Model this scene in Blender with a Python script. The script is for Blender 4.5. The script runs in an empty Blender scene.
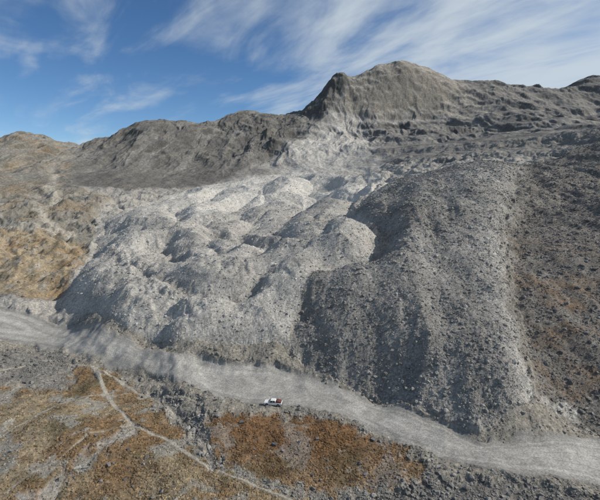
import bpy, math, numpy as np, time
from mathutils import Vector
rng=np.random.default_rng(7)
# Terrain survey: sight lines from a station 65 m above the road, each with a measured
# ground distance, give the world position (x, y, z in metres) of a terrain point.
f=400.;P=math.radians(9.9);H=65.
cp,sp=math.cos(P),math.sin(P)
def ray(u,v):
    a=(u-300)/f;c=(v-250)/f
    return a,cp-c*sp,-sp-c*cp
pts=[]
def uv(u,v,y):
    a,b,c=ray(u,v);t=y/b
    pts.append((a*t,y,H+c*t))
def w(x,y,z): pts.append((x,y,z))
for y in (30,50,72,90):
    for k in (-1.6,-1.1,-.75,-.4,0,.4,.75,1.1,1.6): w(k*y,y,0)
for k in (-1.6,-.9,-.6,-.3,0,.15): w(k*108,108,0)
for k in (-1.6,-.9,-.6,-.3,-.08): w(k*128,128,0)
L=[(0,342,154),(0,310,186),(-150,300,200),(75,330,170),(60,300,205),(30,270,240),(0,250,300),(80,235,380),(0,225,420),(-150,225,420),(30,200,550),(50,180,700),(0,160,850),(-150,150,850),
(110,290,205),(110,250,300),(150,310,163),(200,310,160),(250,310,165),(250,280,215),(180,280,212),(280,250,300),(200,250,300),(130,225,430),(200,225,430),(280,225,420),(200,200,600),(280,200,560),(340,205,480),(120,200,600),(300,180,750),(360,180,700),(200,185,750),(130,185,700),
(100,165,900),(150,150,1000),(200,150,1050),(250,150,1050),(250,130,1250),(300,150,1000),(340,150,980),(340,120,1250),(380,150,900),(400,165,650),(400,110,1300),(440,110,1300),(450,135,950),(400,135,1050),(500,140,700),(500,110,1150),(560,110,1150),(560,130,800),(600,110,1200),
(350,340,135),(420,350,125),(480,380,108),(420,300,150),(350,290,165),(480,300,148),(420,250,190),(360,250,200),(480,250,185),(430,210,250),(380,210,300),(480,210,240),(450,180,330),(400,185,450),(480,165,420),(520,170,350),
(560,410,102),(600,420,100),(560,350,122),(600,300,146),(560,300,146),(560,250,185),(600,250,182),(560,200,270),(600,200,262),(560,170,350),(600,165,350),(600,135,480),(560,150,480),(600,128,700),
(750,300,140),(750,200,250),(750,130,430),(750,100,900),(-300,230,400),(-300,160,850),(900,200,250),(900,120,500)]
for l in L: uv(*l)
for (u,v) in [(330,386),(380,404),(440,424),(150,352),(200,362),(250,363),(290,368)]:
    a,b,c=ray(u,v);t=-H/c;w(a*t,b*t,0)
sky=[(-300,150),(-150,145),(0,136),(15,131),(30,134),(50,143),(70,148),(90,146),(110,141),(125,133),(140,125),(165,119),(190,122),(208,127),(225,119),(245,114),(262,114),(280,113),(295,108),(312,104),(320,96),(328,84),(338,74),(346,76),(354,78),(366,73),(380,66),(395,62),(410,62),(425,67),(440,73),(455,81),(465,83),(480,84),(500,87),(520,88),(540,91),(560,92),(568,88),(580,80),(590,78),(600,79),(660,76),(750,70),(900,85)]
for u,v in sky:
    y=1100 if u<=60 else 1200 if u<=90 else 1300 if u<=208 else 1500 if u<=465 else 1600 if u<=560 else 1500
    uv(u,v,y)
    a,b,c=ray(u,v)
    if u in (-300,-150,15,70,140,208,280,338,395,455,520,580,660,900):
        for k,m in ((1.2,.65),(2,.35),(3.3,.2)):
            w(a/b*y*k,y*k,H+c/b*y*k*m)
pts=np.array(pts)
def dom(x,y): return np.arctan2(x,y)*1.6, np.log(np.hypot(x,y))
S=np.stack(dom(pts[:,0],pts[:,1]),1)
val=(pts[:,2]-H)/np.hypot(pts[:,0],pts[:,1])
n=len(pts)
def phi(d2): return 0.5*d2*np.log(d2+1e-12)
d2=((S[:,None]-S[None])**2).sum(-1)
A=np.zeros((n+3,n+3));A[:n,:n]=phi(d2)+np.eye(n)*1e-4
A[:n,n]=1;A[:n,n+1:]=S;A[n,:n]=1;A[n+1:,:n]=S.T
cf=np.linalg.solve(A,np.concatenate([val,[0,0,0]]))
def macro(x,y):
    a,b=dom(x,y);o=cf[n]+cf[n+1]*a+cf[n+2]*b
    for i in range(n):
        o=o+cf[i]*phi((a-S[i,0])**2+(b-S[i,1])**2)
    return H+o*np.hypot(x,y)
F={
'road':[(-40,292),(0,305),(40,317),(90,333),(130,349),(170,366),(230,371),(275,371),(300,377),(340,389),(400,412),(440,428),(480,439),(540,434),(600,439),(660,450),(660,520),(600,489),(540,478),(490,471),(440,464),(390,446),(340,420),(300,410),(250,405),(205,396),(185,386),(160,381),(120,371),(80,357),(40,346),(0,341),(-40,337)],
'g1':[(-40,395),(0,392),(40,375),(80,366),(120,377),(150,400),(180,430),(200,460),(260,485),(330,500),(330,540),(-40,540)],
'g2':[(205,425),(240,417),(300,418),(345,432),(395,455),(430,474),(400,490),(330,490),(260,478),(220,460)],
'g3':[(-40,225),(0,228),(40,232),(80,245),(85,262),(70,285),(50,303),(0,296),(-40,290)],
'gl':[(-200,330),(-40,300),(50,306),(62,300),(100,235),(95,215),(110,200),(70,185),(72,150),(40,135),(-200,135)],
'lobeL':[(60,305),(78,280),(90,262),(98,240),(95,222),(130,212),(190,190),(260,178),(310,170),(385,182),(345,215),(383,240),(370,262),(335,278),(312,295),(300,325),(288,360),(230,360),(175,358),(120,335),(80,320)],
'lobeR':[(288,360),(302,325),(315,292),(335,276),(375,262),(385,240),(350,215),(390,185),(450,170),(520,165),(505,230),(510,300),(530,380),(535,400),(520,415),(480,432),(440,424),(400,408),(340,384),(300,370)],
'rslope':[(520,165),(505,230),(510,300),(530,380),(540,400),(580,420),(640,430),(760,430),(760,120),(600,130)],
'pale':[(140,218),(200,190),(250,178),(290,172),(310,165),(385,180),(375,200),(330,212),(250,222),(200,232)],
'scree':[(265,165),(300,145),(335,115),(350,100),(362,115),(365,140),(385,168),(350,178),(290,175)],
'emb':[(-20,346),(40,350),(75,362),(70,385),(40,392),(10,385),(-20,392)],
'emb2':[(150,388),(200,402),(206,424),(190,430),(160,405)],
'emb3':[(330,503),(420,488),(480,476),(540,483),(600,496),(640,520),(340,530)],
'fan':[(522,402),(545,390),(578,398),(586,416),(555,427),(522,428)],
'dhill':[(70,185),(72,150),(110,138),(165,115),(210,120),(260,110),(330,75),(347,82),(325,115),(290,140),(260,160),(230,178),(190,188),(130,190)],
'peak':[(343,112),(350,85),(380,60),(410,58),(445,75),(492,112),(470,120),(430,108),(380,112)],
'dband':[(360,120),(430,114),(500,125),(600,100),(660,100),(640,135),(540,158),(450,162),(390,165),(370,150)],
'rridge':[(460,80),(660,70),(660,118),(600,120),(500,125),(480,105)],
'path1':[(95,370),(108,395),(130,425),(165,440),(200,462),(250,485),(300,500),(340,515)],
'path2':[(-20,452),(30,420),(60,405),(105,392)],
'path3':[(130,428),(90,440),(60,462),(25,478),(-10,500)],
'path4':[(0,372),(40,362),(95,370),(140,392),(205,404)],
'chan':[(10,515),(80,465),(130,435)],
'ditch':[(150,392),(180,415),(205,440),(215,465)],
'road2':[(-30,225),(0,226),(40,230),(75,240)],
'road3':[(75,240),(50,226),(38,215),(60,204),(48,190),(56,176),(46,168)],
'f1':[(150,265),(180,290),(215,305),(240,308)],
'f2':[(175,262),(240,285),(275,290)],
'f3':[(200,250),(240,262),(275,268)],
'f4':[(330,230),(365,226),(380,240),(365,262),(330,278)],
'f5':[(400,200),(378,260),(368,330),(378,385)],
'f6':[(445,190),(432,260),(445,340),(470,410)],
'f7':[(110,235),(170,240),(240,232)],
'f8':[(230,215),(290,205),(350,205)],
'f10':[(100,262),(115,285),(150,305),(165,330)],
'dome':[(285,192),(330,182),(365,186)],
'rimR':[(512,180),(495,235),(500,300),(520,380)],
'car':[(273,406)]}
W={}
tt=np.exp(np.linspace(math.log(55),math.log(3000),700))
for k,l in F.items():
    o=[]
    for u,v in l:
        s=1.
        while True:
            a,b,c=ray(u,v)
            h=H+c*tt-macro(a*tt,b*tt)
            if (h<0).any(): break
            v+=1.5;s=1.25
        t=tt[np.argmax(h<0)]*s
        o.append((a*t,b*t))
    W[k]=o
# ---------------------------------------------------------------- noise tools
G=rng.random((512,512))*2*math.pi;GX,GY=np.cos(G),np.sin(G)
RJ=rng.random((3,512,512))
def perlin(x,y,s=0):
    x=x+s*37.7;y=y+s*91.3
    xi=np.floor(x).astype(np.int64);yi=np.floor(y).astype(np.int64)
    xf=x-xi;yf=y-yi
    u=xf*xf*xf*(xf*(xf*6-15)+10);v=yf*yf*yf*(yf*(yf*6-15)+10)
    def g(i,j):
        a=(xi+i)&511;b=(yi+j)&511
        return GX[a,b]*(xf-i)+GY[a,b]*(yf-j)
    return 1.5*((g(0,0)*(1-u)+g(1,0)*u)*(1-v)+(g(0,1)*(1-u)+g(1,1)*u)*v)
def fbm(x,y,o=4,s=0,ridge=False):
    t=0;a=1.;q=0
    for i in range(o):
        p=perlin(x,y,s+i)
        if ridge: p=1-2*np.abs(p)
        t=t+a*p;q+=a;a*=.5;x=x*2.03;y=y*2.03
    return t/q
def worley(x,y,s=0):
    x=x+s*17.3;y=y+s*53.9
    xi=np.floor(x).astype(np.int64);yi=np.floor(y).astype(np.int64)
    best=np.full(x.shape,9.);hid=np.zeros(x.shape)
    for i in(-1,0,1):
        for j in(-1,0,1):
            a=(xi+i)&511;b=(yi+j)&511
            d=(xi+i+RJ[0,a,b]-x)**2+(yi+j+RJ[1,a,b]-y)**2
            m=d<best
            best=np.where(m,d,best);hid=np.where(m,RJ[2,a,b],hid)
    return np.sqrt(best),hid
def ss(a,b,x):
    t=np.clip((x-a)/(b-a),0,1);return t*t*(3-2*t)
def segd(X,Y,p,q):
    ex,ey=q[0]-p[0],q[1]-p[1]
    t=np.clip(((X-p[0])*ex+(Y-p[1])*ey)/(ex*ex+ey*ey+1e-9),0,1)
    return (X-p[0]-t*ex)**2+(Y-p[1]-t*ey)**2
def polyd(X,Y,l,closed=True):
    d=np.full(X.shape,1e18);ins=np.zeros(X.shape,bool)
    m=len(l)
    for i in range(m if closed else m-1):
        p,q=l[i],l[(i+1)%m]
        d=np.minimum(d,segd(X,Y,p,q))
        if closed and p[1]!=q[1]:
            c=((p[1]>Y)!=(q[1]>Y))&(X<(q[0]-p[0])*(Y-p[1])/(q[1]-p[1])+p[0])
            ins^=c
    d=np.sqrt(d)
    return np.where(ins,d,-d) if closed else d
# ---------------------------------------------------------------- grid
na,nr=1040,1180
K=4
A0,A1=math.radians(-51),math.radians(51);R0,R1=math.log(30),math.log(4800)
ca=np.linspace(A0,A1,na//K+1);cr=np.linspace(R0,R1,nr//K+1)
CA,CR=np.meshgrid(ca,cr);CRR=np.exp(CR);CX=CRR*np.sin(CA);CY=CRR*np.cos(CA)
fa=np.linspace(A0,A1,na);fr=np.linspace(R0,R1,nr)
ia=(fa-A0)/(A1-A0)*(len(ca)-1);ir=(fr-R0)/(R1-R0)*(len(cr)-1)
i0=np.clip(ia.astype(int),0,len(ca)-2);j0=np.clip(ir.astype(int),0,len(cr)-2)
wa=(ia-i0)[None,:];wr=(ir-j0)[:,None]
def up(C):
    B=C[j0]*(1-wr)+C[j0+1]*wr
    return B[:,i0]*(1-wa)+B[:,i0+1]*wa
AZ,LR=np.meshgrid(fa,fr);R=np.exp(LR);X=R*np.sin(AZ);Y=R*np.cos(AZ)
Z=up((macro(CX,CY)-H)/CRR)*R+H
D={}
closed=['road','g1','g2','g3','gl','lobeL','lobeR','rslope','pale','scree','emb','emb2','emb3','dhill','peak','dband','rridge','fan']
fine=['path1','path2','path3','path4','ditch','chan','road2','road3','road']
jf=int(np.searchsorted(fr,math.log(900)))
for k in W:
    if k=='car': continue
    if k in fine:
        d=np.full(X.shape,-99. if k in closed else 99.)
        d[:jf]=polyd(X[:jf],Y[:jf],W[k],k in closed)/R[:jf]*100;D[k]=d
    else: D[k]=up(polyd(CX,CY,W[k],k in closed)/CRR*100)
e1=fbm(X/9,Y/9,3,3)*np.clip(9/R*100,0,2.2)
qx,qy=AZ*30,LR*18
e2=fbm(qx,qy,5,11)
E=e1*.35+e2*2.2
def M(k,wd=.5,am=1.,off=0): return ss(-wd,wd,D[k]+E*am+off)
road=ss(-.6,.6,D['road']+e1*1.0+e2*1.1)
lobL=M('lobeL',.6,.4);lobR=M('lobeR',.6,.35);rsl=M('rslope',2.5,1.2)
g1=M('g1',.8,1.8);g2=M('g2',1.6,2.6);g3=M('g3',1.5,1.5);gl=M('gl',1,.6)
emb=np.maximum.reduce([M('emb',1,1.5),M('emb2',1,1.5),M('emb3',1,1.5)])
def line(k,wd,am=.5):return 1-ss(wd*.4,wd*1.4,D[k]+E*am)
path=np.maximum.reduce([line('path1',.5,.15),line('path2',.38,.2),line('path3',.3,.2)*.8,line('path4',.36,.2),line('road2',1.2,.2),line('road3',1.0,.15)])
chan=np.maximum(line('chan',2.6,2.)*.8,line('ditch',1.8,1.5))
far=ss(600,900,R)
# --- height
flat=ss(-2,1.5,D['road'])*(1-ss(150,185,R))
Z=Z*(1-.85*flat*(Z>0))
dLm,dRm=D['lobeL']*R/100,D['lobeR']*R/100
sdL=np.clip(dLm,0,400);sdR=np.clip(dRm,0,400)
fadeU=1-ss(330,560,R)
Z=Z+fadeU*(9*(1-np.exp(-(sdL/14)**1.2))+8*(1-np.exp(-(sdR/12)**1.2))+3.5*np.exp(-(np.abs(dLm)+np.abs(dRm))/13)*(1-road))
Z=Z-rsl*fadeU*4*np.exp(-np.clip(D['rslope']*R/100,0,900)/30)
for k,dep,wd in (('f1',7,12),('f2',2.2,9),('f3',4,9),('f4',4,9),('f5',1.8,8),('f6',1.4,8),('f7',7,15),('f8',7,20),('f10',3,8)):
    d=D[k]*R/100+e1*2
    Z=Z-dep*np.exp(-(d/wd)**2)+dep*.6*np.exp(-((d-wd*2.2)/wd/1.2)**2)
Z=Z+12*np.exp(-(D['dome']/6.5)**2)+2.2*np.exp(-(D['rimR']/4.5)**2)
wx=X+14*fbm(X/60,Y/60,2,21);wy=Y+14*fbm(X/60,Y/60,2,25)
inL=1-np.exp(-sdL/12)
Z=Z+lobR*2.2*fbm(wx/15,wy/60,3,31)*fadeU+inL*fadeU*(4.0*fbm(wx/55,wy/30,2,35,True)+1.2*fbm(X/24,Y/24,2,38))
# arcuate pressure ridges, parallel to the advancing front
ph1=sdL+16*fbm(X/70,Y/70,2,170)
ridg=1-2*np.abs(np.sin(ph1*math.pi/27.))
Z=Z+ss(10,28,sdL)*fadeU*(-2.1*ridg)*(.55+.45*ss(-.3,.3,fbm(X/60,Y/60,2,172)))
ph2=sdL+45*fbm(X/160,Y/160,2,174)
Z=Z+lobL*ss(250,380,R)*(1-far)*4.5*(2*np.abs(np.sin(ph2*math.pi/75.))-1)
Z=Z+lobL*(1-fadeU)*(1-far)*(7*fbm(wx/110,wy/80,2,36,True)+3*fbm(wx/35,wy/45,3,39,True))
rough=np.clip(1-road-path*.4,0,1)
nearflat=(1-lobL)*(1-lobR)*(1-rsl)
Z=Z+(1-road)*nearflat*(1-far)*np.where(R<200,2.6,3.2)*fbm(X/22,Y/22,4,41)*np.clip(R/110,.6,3)
Z=Z+gl*ss(220,400,R)*(1-far*.5)*(14*fbm(X/110,Y/110,3,43)+4*fbm(X/45,Y/70,3,44,True))
Z=Z-.8*chan-.8*emb*(1-road)
Z=Z+rsl*5.0*fbm(wx/30,wy/60,4,45)*(1-far)*np.clip(R/200,.6,2)
Z=Z+road*.3*fbm(X/12,Y/12,2,47)
for i,lam in enumerate((40,18,8,3.5,1.6)):
    k=ss(1.0,2.5,lam/(R*.0044))
    Z=Z+k*(.032*lam)*perlin(X/lam,Y/lam,50+i)*rough*np.where(g1+g2+g3>.5,.9,1.1)*(1-.4*lobL)
pk=M('peak',1.5,.6);dh=M('dhill',1.5,.8);db=M('dband',1.2,.8);rr=M('rridge',1.2,.6);fan=M('fan',.8,1.2)
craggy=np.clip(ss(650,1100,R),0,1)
gw=60*fbm(X/220,Y/220,3,60)
gul=fbm((X+gw)/190,(Y+gw)/450,5,61,True)
g2n=fbm((X+gw*.5)/60,Y/210,4,68,True)
kp=1-.6*ss(-3,3,D['peak'])
Z=Z+craggy*kp*(27*(gul-.45)+7*(np.clip(g2n,-1,1)-.5))
crag=fbm(X/80,Y/100,5,65,True)
Z=Z+craggy*(3.5+5*pk+6*ss(.2,.8,dh)*ss(-350,-150,X))*(crag-.4)
lam=34.;zz=Z+12*fbm(X/160,Y/160,3,70);ph=zz/lam;fl=np.floor(ph);q=ph-fl
terr=(fl+ss(.25,.95,q))*lam-zz
strat=np.clip(db*.75+pk*.2+rr*.35,0,1)
Z=Z+strat*terr*.55
rocky=np.clip(lobL*.65+lobR+rsl+emb+chan*.8+(R<190)*nearflat*(1-g1)*(1-g2)*.8+(1-np.clip(g1+g2+g3+gl*.4,0,1))*ss(180,260,R),0,1)*rough
for i,(lam,lo,hi,am) in enumerate(((1.0,0,200,.36),(2.2,0,450,.2),(5.5,150,1000,.12),(13.,400,1500,.07))):
    band=slice(np.searchsorted(fr,math.log(max(lo,31))),np.searchsorted(fr,math.log(hi)))
    d,h=worley(X[band]/lam+.3*perlin(X[band]/lam,Y[band]/lam,80+i),Y[band]/lam,i*5)
    k=1-ss(hi*.65,hi,R[band])
    if lo>0:k=k*ss(lo,lo*1.8,R[band])
    Z[band]=Z[band]+k*rocky[band]*lam*am*(np.clip(1-d*1.25,0,1)**.7)*(h**1.7)
dr=np.gradient(Z,axis=0)/(R*(fr[1]-fr[0]));da=np.gradient(Z,axis=1)/(R*(fa[1]-fa[0]))
slope=np.degrees(np.arctan(np.hypot(dr,da)))
# ---------------------------------------------------------------- tint (albedo)
C=np.empty(X.shape+(3,));
def col(c):return np.array(c)
def lay(m,c): 
    global C
    C=C+(np.asarray(c)-C)*m[...,None]
C[:]=col((.3,.283,.255))
n1=fbm(qx*2,qy*2,4,90);n2=fbm(X/6,Y/6,4,94);n3=fbm(X/30,Y/30,4,97);n4=fbm(X/70,Y/70,5,98)
lay(far,(.19,.18,.163))
lay(gl,(.195,.177,.148));lay(gl*far*.7,(.165,.148,.122))
lay(gl*ss(-.05,.3,n4)*.7,(.21,.163,.108))
lay(gl*ss(0,.3,fbm(X/40,Y/60,5,99)),(.15,.145,.125))
lay(gl*ss(.1,.35,fbm(X/30,Y/30,5,100))*.7*(1-far*.6),(.27,.257,.233))
lay(g3,(.28,.225,.15));lay(g3*ss(0,.4,n3),(.235,.165,.095));lay(g3*ss(.05,.3,n2)*.7,(.27,.25,.22));lay(g3*ss(.05,.35,fbm(X/12,Y/12,4,102))*.6,(.14,.115,.075))
lay(lobL,(.335,.32,.293));lay(lobR,(.225,.214,.197))
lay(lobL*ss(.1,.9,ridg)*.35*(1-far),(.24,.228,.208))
lay(np.exp(-(D['rimR']/4.0)**2)*.6,(.31,.295,.27))  # sunlit right flank of the lobe painted in as a paler strip
lay(rsl,(.16,.146,.128))
lay(rsl*ss(0,.35,n1+.3*n3)*.6,(.215,.202,.183))
lay(rsl*ss(-.1,.25,n3+.25*n2)*(1-ss(170,260,R))*.85,(.17,.118,.075))
lay(fan,(.32,.305,.275))
st=fbm(wx/16,wy/80,4,133)
C*=(1+.4*st*np.clip(lobR+lobL*.4,0,1))[...,None]
C*=(1+.3*fbm(X/45,Y/45,3,136)*np.clip(lobR+lobL,0,1))[...,None]
lay(M('pale',3.5,2.2)*(.45+.5*ss(-.3,.2,n4)),(.48,.46,.42))
lay(dh*.92,(.107,.102,.093));lay(dh*ss(.1,.4,n4)*.4,(.17,.155,.13))
lay(rr*.9,(.155,.147,.135))
lay(db*.85,(.165,.157,.145))
sb=fbm(X/400,zz/16,3,101)
lay(db*ss(.0,.25,sb)*.75,(.09,.086,.082));lay(db*ss(.05,.35,fbm(X/500,zz/24,3,104))*.7,(.27,.256,.232))
lay(M('scree',3.5,2.8)*.75,(.39,.372,.34))
lay(pk,(.265,.243,.207));lay(pk*ss(0,.35,fbm(X/60,zz/120,4,107))*.6,(.17,.158,.14))
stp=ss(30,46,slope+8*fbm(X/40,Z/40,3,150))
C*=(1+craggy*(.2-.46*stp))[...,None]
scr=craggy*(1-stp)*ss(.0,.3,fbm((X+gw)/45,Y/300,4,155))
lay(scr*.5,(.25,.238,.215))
C*=(1+craggy*.3*fbm(X/14,Z/14,4,160))[...,None]
fg=(1-ss(190,215,R))*nearflat
lay(fg,(.225,.207,.175))
gc=np.empty(C.shape);gc[:]=col((.2,.136,.078))
n5=fbm(X/3,Y/3,4,115);n6=fbm(X/10,Y/10,6,118)
gc+=(col((.245,.2,.138))-gc)*ss(-.1,.3,n3)[...,None]
gc+=(col((.12,.105,.065))-gc)*(ss(.05,.4,fbm(X/14,Y/14,4,112))*.75)[...,None]
gc+=(col((.095,.068,.047))-gc)*(ss(.0,.35,n5)*.7)[...,None]
gc+=(col((.25,.235,.205))-gc)*(ss(.1,.25,n6+.3*n5)*.85)[...,None]
lay(g1,gc)
gc2=gc*col((.85,.74,.68));lay(g2,gc2)
lay(emb,(.185,.174,.155));lay(chan*ss(-.4,.1,n2),(.28,.266,.24));lay(path,(.31,.285,.24))
lay(line('ditch',.5),(.14,.13,.115))
rs=perlin(D['road']*1.3+.6*e1,X/90,120);rs2=perlin(D['road']*4+.6*e1,X/40,123)
rc=col((.29,.28,.258))*((1+.22*rs+.2*rs2+.12*n3+.18*n2)*(.78+.27*ss(0,3,D['road'])))[...,None]
lay(road,rc)
C*=(1+.22*n5)[...,None]
C=np.clip(C,.02,.7)
# ---------------------------------------------------------------- meshes
def mkmesh(name,V,Q,col,mat,smooth,k=4):
    me=bpy.data.meshes.new(name)
    me.vertices.add(len(V));me.vertices.foreach_set('co',V.astype(np.float32).ravel())
    me.loops.add(Q.size);me.loops.foreach_set('vertex_index',Q.astype(np.int32).ravel())
    me.polygons.add(len(Q));me.polygons.foreach_set('loop_start',np.arange(0,Q.size,k,dtype=np.int32))
    me.polygons.foreach_set('loop_total',np.full(len(Q),k,dtype=np.int32))
    me.polygons.foreach_set('use_smooth',np.full(len(Q),smooth))
    me.update()
    a=me.color_attributes.new('tint','FLOAT_COLOR','POINT')
    a.data.foreach_set('color',np.concatenate([col,np.ones((len(col),1))],1).astype(np.float32).ravel())
    me.materials.append(mat)
    ob=bpy.data.objects.new(name,me);bpy.context.collection.objects.link(ob)
    return ob
def groundmat(name,bump=.5,scl=1.,var=.5):
    m=bpy.data.materials.new(name);m.use_nodes=True;nt=m.node_tree;N=nt.nodes;Lk=nt.links
    b=N['Principled BSDF'];b.inputs['Roughness'].default_value=.95
    b.inputs['Specular IOR Level'].default_value=.15
    at=N.new('ShaderNodeAttribute');at.attribute_name='tint'
    tc=N.new('ShaderNodeTexCoord')
    def noise(s,d=6,r=.65):
        q=N.new('ShaderNodeTexNoise');q.inputs['Scale'].default_value=s;q.inputs['Detail'].default_value=d;q.inputs['Roughness'].default_value=r
        Lk.new(tc.outputs['Object'],q.inputs['Vector']);return q
    a=noise(1.3*scl,6,.75);c=noise(.12*scl,4,.7)
    vo=N.new('ShaderNodeTexVoronoi');vo.inputs['Scale'].default_value=1.6*scl;Lk.new(tc.outputs['Object'],vo.inputs['Vector'])
    def mr(src,lo,hi,fl=.3,fh=.7):
        q=N.new('ShaderNodeMapRange');q.inputs[1].default_value=fl;q.inputs[2].default_value=fh;q.inputs[3].default_value=lo;q.inputs[4].default_value=hi
        Lk.new(src,q.inputs[0]);return q.outputs[0]
    def mul(x,y,op='MULTIPLY'):
        q=N.new('ShaderNodeMath');q.operation=op;Lk.new(x,q.inputs[0]);Lk.new(y,q.inputs[1]);return q.outputs[0]
    sc=N.new('ShaderNodeSeparateColor');Lk.new(vo.outputs['Color'],sc.inputs[0])
    k=mul(mul(mr(a.outputs[0],1-var,1+var),mr(c.outputs[0],1-var*.4,1+var*.4)),mr(sc.outputs[0],1-var*.6,1+var*.6,0,1))
    vm=N.new('ShaderNodeVectorMath');vm.operation='SCALE';Lk.new(at.outputs['Color'],vm.inputs[0]);Lk.new(k,vm.inputs['Scale'])
    Lk.new(vm.outputs[0],b.inputs['Base Color'])
    bp=N.new('ShaderNodeBump');bp.inputs['Strength'].default_value=bump;bp.inputs['Distance'].default_value=.5/scl
    Lk.new(a.outputs[0],bp.inputs['Height']);Lk.new(bp.outputs[0],b.inputs['Normal'])
    return m
mg=groundmat('ground_debris',.6,1.,.4);mm=groundmat('mountain_rock',.6,.2,.33);mr_=groundmat('road_gravel',.4,2.2,.35);mb=groundmat('boulder_rock',.4,2,.25)
V=np.stack([X,Y,Z],-1).reshape(-1,3);CF=C.reshape(-1,3)
idx=np.arange(na*nr).reshape(nr,na)
def quads(I): return np.stack([I[:-1,:-1],I[:-1,1:],I[1:,1:],I[1:,:-1]],-1).reshape(-1,4)
js=int(np.searchsorted(fr,math.log(800)))
def sub(name,a,b,mat):
    I=np.arange((b-a)*na).reshape(b-a,na)
    return mkmesh(name,V[a*na:b*na],quads(I),CF[a*na:b*na],mat,False)
sub('terrain',0,js+1,mg);sub('mountain_ridge',js,nr,mm)
def sheet(name,mask,lift,smooth=True):
    Q=quads(idx);mf=mask.ravel()[Q].mean(1)>.5
    Q=Q[mf];u,inv=np.unique(Q,return_inverse=True)
    VV=V[u].copy();VV[:,2]+=lift
    mkmesh(name,VV,inv.reshape(-1,4),CF[u],mr_,smooth)
sheet('gravel_road',road,.03);sheet('footpath',np.where(road<.4,path,0)*(R<400),.03,False)
# ---------------------------------------------------------------- boulders
def sample(A_,az,lr):
    x=(az-A0)/(A1-A0)*(na-1);y=(lr-R0)/(R1-R0)*(nr-1)
    i=np.clip(x.astype(int),0,na-2);j=np.clip(y.astype(int),0,nr-2);x=x-i;y=y-j
    if A_.ndim==3:x=x[:,None];y=y[:,None]
    return (A_[j,i]*(1-x)+A_[j,i+1]*x)*(1-y)+(A_[j+1,i]*(1-x)+A_[j+1,i+1]*x)*y
carx,cary=W['car'][0]
ph=(1+5**.5)/2
ico=np.array([(-1,ph,0),(1,ph,0),(-1,-ph,0),(1,-ph,0),(0,-1,ph),(0,1,ph),(0,-1,-ph),(0,1,-ph),(ph,0,-1),(ph,0,1),(-ph,0,-1),(-ph,0,1)])/1.9
icf=np.array([(0,11,5),(0,5,1),(0,1,7),(0,7,10),(0,10,11),(1,5,9),(5,11,4),(11,10,2),(10,7,6),(7,1,8),(3,9,4),(3,4,2),(3,2,6),(3,6,8),(3,8,9),(4,9,5),(2,4,11),(6,2,10),(8,6,7),(9,8,1)])
box=np.array([(x,y,z) for x in(-1,1) for y in(-1,1) for z in(-1,1)])*.8
bxf=np.array([(0,1,3),(0,3,2),(4,6,7),(4,7,5),(0,4,5),(0,5,1),(2,3,7),(2,7,6),(0,2,6),(0,6,4),(1,5,7),(1,7,3)])
def rocks(name,tv,tf,az,lr,size,bc,flat=.8,m=mb):
    r=np.exp(lr);px,py,pz=r*np.sin(az),r*np.cos(az),sample(Z,az,lr)
    k=len(az);v=tv[None]*(1+rng.uniform(-.38,.38,(k,len(tv),3)))
    v=v*(rng.uniform(.55,1.15,(k,1,3)))
    ang=rng.uniform(0,2*math.pi,k);t1=rng.normal(0,.5,k)
    c,s=np.cos(t1)[:,None],np.sin(t1)[:,None]
    y=v[...,1]*c-v[...,2]*s;z=v[...,1]*s+v[...,2]*c;x=v[...,0]
    c,s=np.cos(ang)[:,None],np.sin(ang)[:,None]
    x,y=x*c-y*s,x*s+y*c
    sz=size[:,None]*.5
    VV=np.stack([x*sz+px[:,None],y*sz+py[:,None],z*sz*flat+pz[:,None]+sz*.15*flat],-1).reshape(-1,3)
    FF=(tf[None]+(np.arange(k)*len(tv))[:,None,None]).reshape(-1,3)
    mkmesh(name,VV,FF,np.repeat(bc,len(tv),0),m,False,3)
NB=620000
az=rng.uniform(math.radians(-43),math.radians(43),NB);lr=math.log(64)+(math.log(850)-math.log(64))*rng.random(NB)**1.1
dens=np.clip(lobR*1.0+lobL*.65+rsl*.8+gl*.12+emb*1.1+chan*.6+g1*(.04+.4*ss(.12,.3,n6+.3*n5))+g2*(.05+.3*ss(.12,.3,n6))+fg*.4*(1-g1)*(1-g2),0,1)*np.clip(1-road*1.0,0.008,1)*(1-path*.95)*(1-fan*.6)
dens*=(.35+.65*ss(-.3,.3,fbm(X/12,Y/12,3,140)))
dens*=np.hypot(X-carx,Y-cary)>5
keep=rng.random(NB)<sample(dens,az,lr)
az,lr=az[keep],lr[keep];NB=len(az)
r=np.exp(lr);smin=np.maximum(.17,r*.0012)
size=smin*(1-rng.random(NB))**(-1/2.6);size=np.minimum(size,np.minimum(2.8,1.1+r*.005))
size*=np.where(sample(g1+g2,az,lr)>.5,.8,1)*np.where(sample(road,az,lr)>.5,.5,1)*np.where(sample(lobL,az,lr)>.5,.78,1)
bc=sample(C,az,lr)
gr=bc.mean(1,keepdims=True);bc=bc*.3+gr*np.array([1.03,1,.94])*.7
bc=np.maximum(bc,.14)*(rng.uniform(.75,1.35,NB)[:,None])
pick=(rng.random(NB)<.25)|(size>1.4)
for nm,tv,tf,s_ in (('boulder_field',ico,icf,pick),('rock_debris',box,bxf,~pick)):
    rocks(nm,tv,tf,az[s_],lr[s_],size[s_],bc[s_])
NT=100000
az=rng.uniform(math.radians(-43),math.radians(30),NT);lr=rng.uniform(math.log(62),math.log(165),NT)
td=np.clip(g1+g2,0,1)*(1-path)*(1-chan)*(1-emb)*(1-road)*(1-.8*ss(.12,.26,n6+.3*n5))*(.3+.7*ss(-.2,.3,n5))
keep=rng.random(NT)<sample(td,az,lr);az,lr=az[keep],lr[keep]
sz=rng.uniform(.25,.75,len(az));bc=sample(C,az,lr)*rng.uniform(.6,1.35,len(az))[:,None]*np.array([1.05,1,.88])
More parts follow.
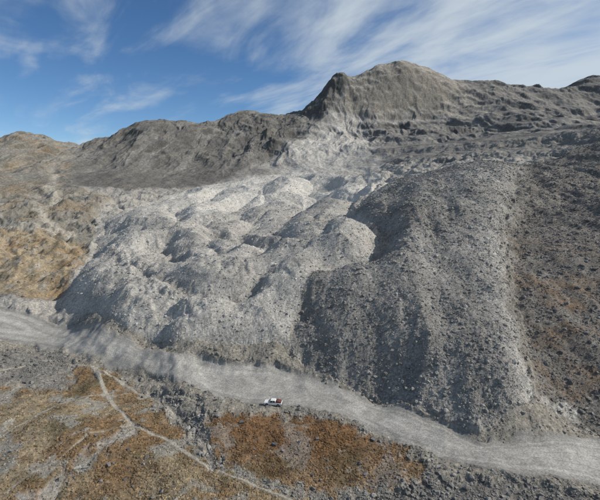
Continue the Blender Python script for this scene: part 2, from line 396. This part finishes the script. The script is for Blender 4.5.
rocks('grass_tussocks',ico,icf,az,lr,sz,bc,.5,mg)
# ---------------------------------------------------------------- pickup truck
def mat(name,c,r=.5,met=0):
    m=bpy.data.materials.new(name);m.use_nodes=True;b=m.node_tree.nodes['Principled BSDF']
    nz=m.node_tree.nodes.new('ShaderNodeTexNoise');nz.inputs['Scale'].default_value=6
    mx=m.node_tree.nodes.new('ShaderNodeMix');mx.data_type='RGBA'
    mx.inputs['A'].default_value=(*c,1);mx.inputs['B'].default_value=(*[q*.75 for q in c],1)
    m.node_tree.links.new(nz.outputs[0],mx.inputs['Factor']);m.node_tree.links.new(mx.outputs['Result'],b.inputs['Base Color'])
    b.inputs['Roughness'].default_value=r;b.inputs['Metallic'].default_value=met;return m
white=mat('white_paint',(.8,.8,.78),.35);glass=mat('dark_glass',(.03,.035,.04),.1);rub=mat('tyre_rubber',(.02,.02,.02),.9)
redc=mat('red_cargo',(.13,.04,.03),.7);dk=mat('dark_trim',(.05,.05,.05),.6);steel=mat('wheel_steel',(.4,.4,.4),.4,.6)
ai=math.atan2(carx,cary);rl=math.log(math.hypot(carx,cary))
czs=[float(sample(Z,np.array([ai+da_]),np.array([rl+dr_]))[0]) for da_ in(-.018,0,.018) for dr_ in(-.01,0,.01)]
root=bpy.data.objects.new('pickup_truck',None);bpy.context.collection.objects.link(root)
root.location=(carx,cary,sum(czs)/9+.04);root.rotation_euler=(0,0,math.radians(172))
import bmesh
def prism(name,prof,y0,y1,m,bev=.05,taper=None):
    bm=bmesh.new();a=[bm.verts.new((x,y0,z)) for x,z in prof];b=[bm.verts.new((x,y1,z)) for x,z in prof]
    if taper:
        for vv in a+b:
            if vv.co.z>taper[0]: vv.co.y*=taper[1]
    bm.faces.new(a);bm.faces.new(b[::-1])
    for i in range(len(a)):
        j=(i+1)%len(a);bm.faces.new((a[j],a[i],b[i],b[j]))
    bmesh.ops.recalc_face_normals(bm,faces=bm.faces)
    if bev: bmesh.ops.bevel(bm,geom=list(bm.edges),offset=bev,segments=2,affect='EDGES')
    me=bpy.data.meshes.new(name);bm.to_mesh(me);bm.free();me.materials.append(m)
    o=bpy.data.objects.new(name,me);bpy.context.collection.objects.link(o);o.parent=root;return o
def arch(cx,n=7,r=.42): return [(cx+r*math.cos(math.pi*i/(n-1)),.45+r*math.sin(math.pi*i/(n-1))*.95) for i in range(n)]
body=[(2.6,.45),(2.62,.85),(2.5,1.0),(1.2,1.12),(-.95,1.12),(-2.62,1.12),(-2.65,.5)]+arch(-1.65)[::-1]+arch(1.65)[::-1]
prism('body',body,-.92,.92,white,.03)
prism('cab',[(1.25,1.1),(.55,1.72),(-.75,1.76),(-.95,1.1)],-.84,.84,white,.05,(1.5,.85))
for s in(-1,1):
    prism('side_window_front',[(.98,1.2),(.5,1.62),(-.02,1.64),(-.02,1.2)],s*.80,s*.865,glass,0,(1.5,.9))
    prism('side_window_rear',[(-.12,1.2),(-.12,1.64),(-.68,1.66),(-.82,1.2)],s*.80,s*.865,glass,0,(1.5,.9))
prism('windscreen',[(1.22,1.16),(.66,1.68),(.62,1.66),(1.16,1.15)],-.7,.7,glass,0,(1.5,.88))
prism('bed_cargo',[(-1.0,1.0),(-1.0,1.55),(-1.5,1.68),(-2.1,1.5),(-2.5,1.42),(-2.55,1.0)],-.78,.78,redc,.1)
prism('front_bumper',[(2.6,.42),(2.74,.45),(2.74,.66),(2.6,.68)],-.9,.9,dk,.02)
prism('rear_bumper',[(-2.6,.48),(-2.78,.48),(-2.78,.66),(-2.6,.66)],-.88,.88,dk,.02)
for i,(x,s) in enumerate(((1.65,-1),(1.65,1),(-1.65,-1),(-1.65,1))):
    for nm,rr_,d,m in(('wheel',.38,.26,rub),('hub',.2,.28,steel)):
        bpy.ops.mesh.primitive_cylinder_add(vertices=24,radius=rr_,depth=d,location=(x,s*.82,.38),rotation=(math.pi/2,0,0))
        o=bpy.context.object;o.name=f'{nm}_{i+1}';o.data.materials.append(m);o.parent=root
# ---------------------------------------------------------------- camera, light, sky
cd=bpy.data.cameras.new('camera');c=bpy.data.objects.new('camera',cd);bpy.context.collection.objects.link(c)
cd.lens=24;cd.sensor_width=36;cd.clip_end=20000;c.location=(0,0,H);c.rotation_euler=(math.radians(80.1),0,0)
bpy.context.scene.camera=c
sd=Vector((.8,.03,.6)).normalized()
s=bpy.data.lights.new('sun','SUN');s.energy=4.6;s.angle=math.radians(.5);s.color=(1,.95,.87)
so=bpy.data.objects.new('sun',s);bpy.context.collection.objects.link(so);so.rotation_euler=sd.to_track_quat('Z','Y').to_euler()
wd=bpy.data.worlds.new('World');bpy.context.scene.world=wd;wd.use_nodes=True;nt=wd.node_tree;N=nt.nodes;Lk=nt.links
bg=N['Background'];bg.inputs[1].default_value=.098
sk=N.new('ShaderNodeTexSky');sk.sky_type='NISHITA';sk.sun_disc=False;sk.sun_elevation=math.asin(sd.z);sk.sun_rotation=math.atan2(sd.x,sd.y)
sk.altitude=2600;sk.air_density=1.0;sk.dust_density=.1;sk.ozone_density=3.0
tc=N.new('ShaderNodeTexCoord');sx=N.new('ShaderNodeSeparateXYZ');Lk.new(tc.outputs['Generated'],sx.inputs[0])
def ma(op,a,b=None,c=None):
    q=N.new('ShaderNodeMath');q.operation=op
    for i,t in enumerate((a,b,c)):
        if t is None:continue
        if isinstance(t,(int,float)):q.inputs[i].default_value=t
        else:Lk.new(t,q.inputs[i])
    return q.outputs[0]
zc=ma('MAXIMUM',ma('ADD',sx.outputs[2],.12),.05)
cx=ma('DIVIDE',sx.outputs[0],zc);cy=ma('DIVIDE',sx.outputs[1],zc)
al=ma('ADD',ma('MULTIPLY',cx,.62),ma('MULTIPLY',cy,-.78));ac=ma('ADD',ma('MULTIPLY',cx,.78),ma('MULTIPLY',cy,.62))
def cn(ka,kc,sc,det,dist,off):
    cv=N.new('ShaderNodeCombineXYZ');Lk.new(ma('MULTIPLY',al,ka),cv.inputs[0]);Lk.new(ma('MULTIPLY',ac,kc),cv.inputs[1]);cv.inputs[2].default_value=off
    q=N.new('ShaderNodeTexNoise');q.inputs['Scale'].default_value=sc;q.inputs['Detail'].default_value=det;q.inputs['Roughness'].default_value=.55;q.inputs['Distortion'].default_value=dist
    Lk.new(cv.outputs[0],q.inputs['Vector']);return q.outputs[0]
b1=cn(.6,1.1,1.,6,.8,2.);b2=cn(1.0,2.4,1.,8,1.2,7.);b3=cn(.8,6.,1.,6,1.0,4.)
bias=ma('MULTIPLY',ma('ADD',ma('MAXIMUM',ma('MINIMUM',cx,1.2),-.8),.45),.13)
v=ma('ADD',ma('ADD',ma('ADD',ma('MULTIPLY',b1,.9),ma('MULTIPLY',b2,.5)),ma('MULTIPLY',b3,.14)),bias)
mp=N.new('ShaderNodeMapRange');mp.interpolation_type='SMOOTHSTEP';Lk.new(v,mp.inputs[0])
mp.inputs[1].default_value=.65;mp.inputs[2].default_value=1.06;mp.inputs[3].default_value=0;mp.inputs[4].default_value=.85
hs=N.new('ShaderNodeHueSaturation');hs.inputs['Saturation'].default_value=1.15;hs.inputs['Value'].default_value=1.1;Lk.new(sk.outputs[0],hs.inputs['Color'])
mx=N.new('ShaderNodeMix');mx.data_type='RGBA';Lk.new(mp.outputs[0],mx.inputs['Factor']);Lk.new(hs.outputs[0],mx.inputs['A'])
mx.inputs['B'].default_value=(6.2,6.9,7.4,1);Lk.new(mx.outputs['Result'],bg.inputs[0])
vs=bpy.context.scene.view_settings;vs.view_transform='Standard';vs.look='None';vs.exposure=0
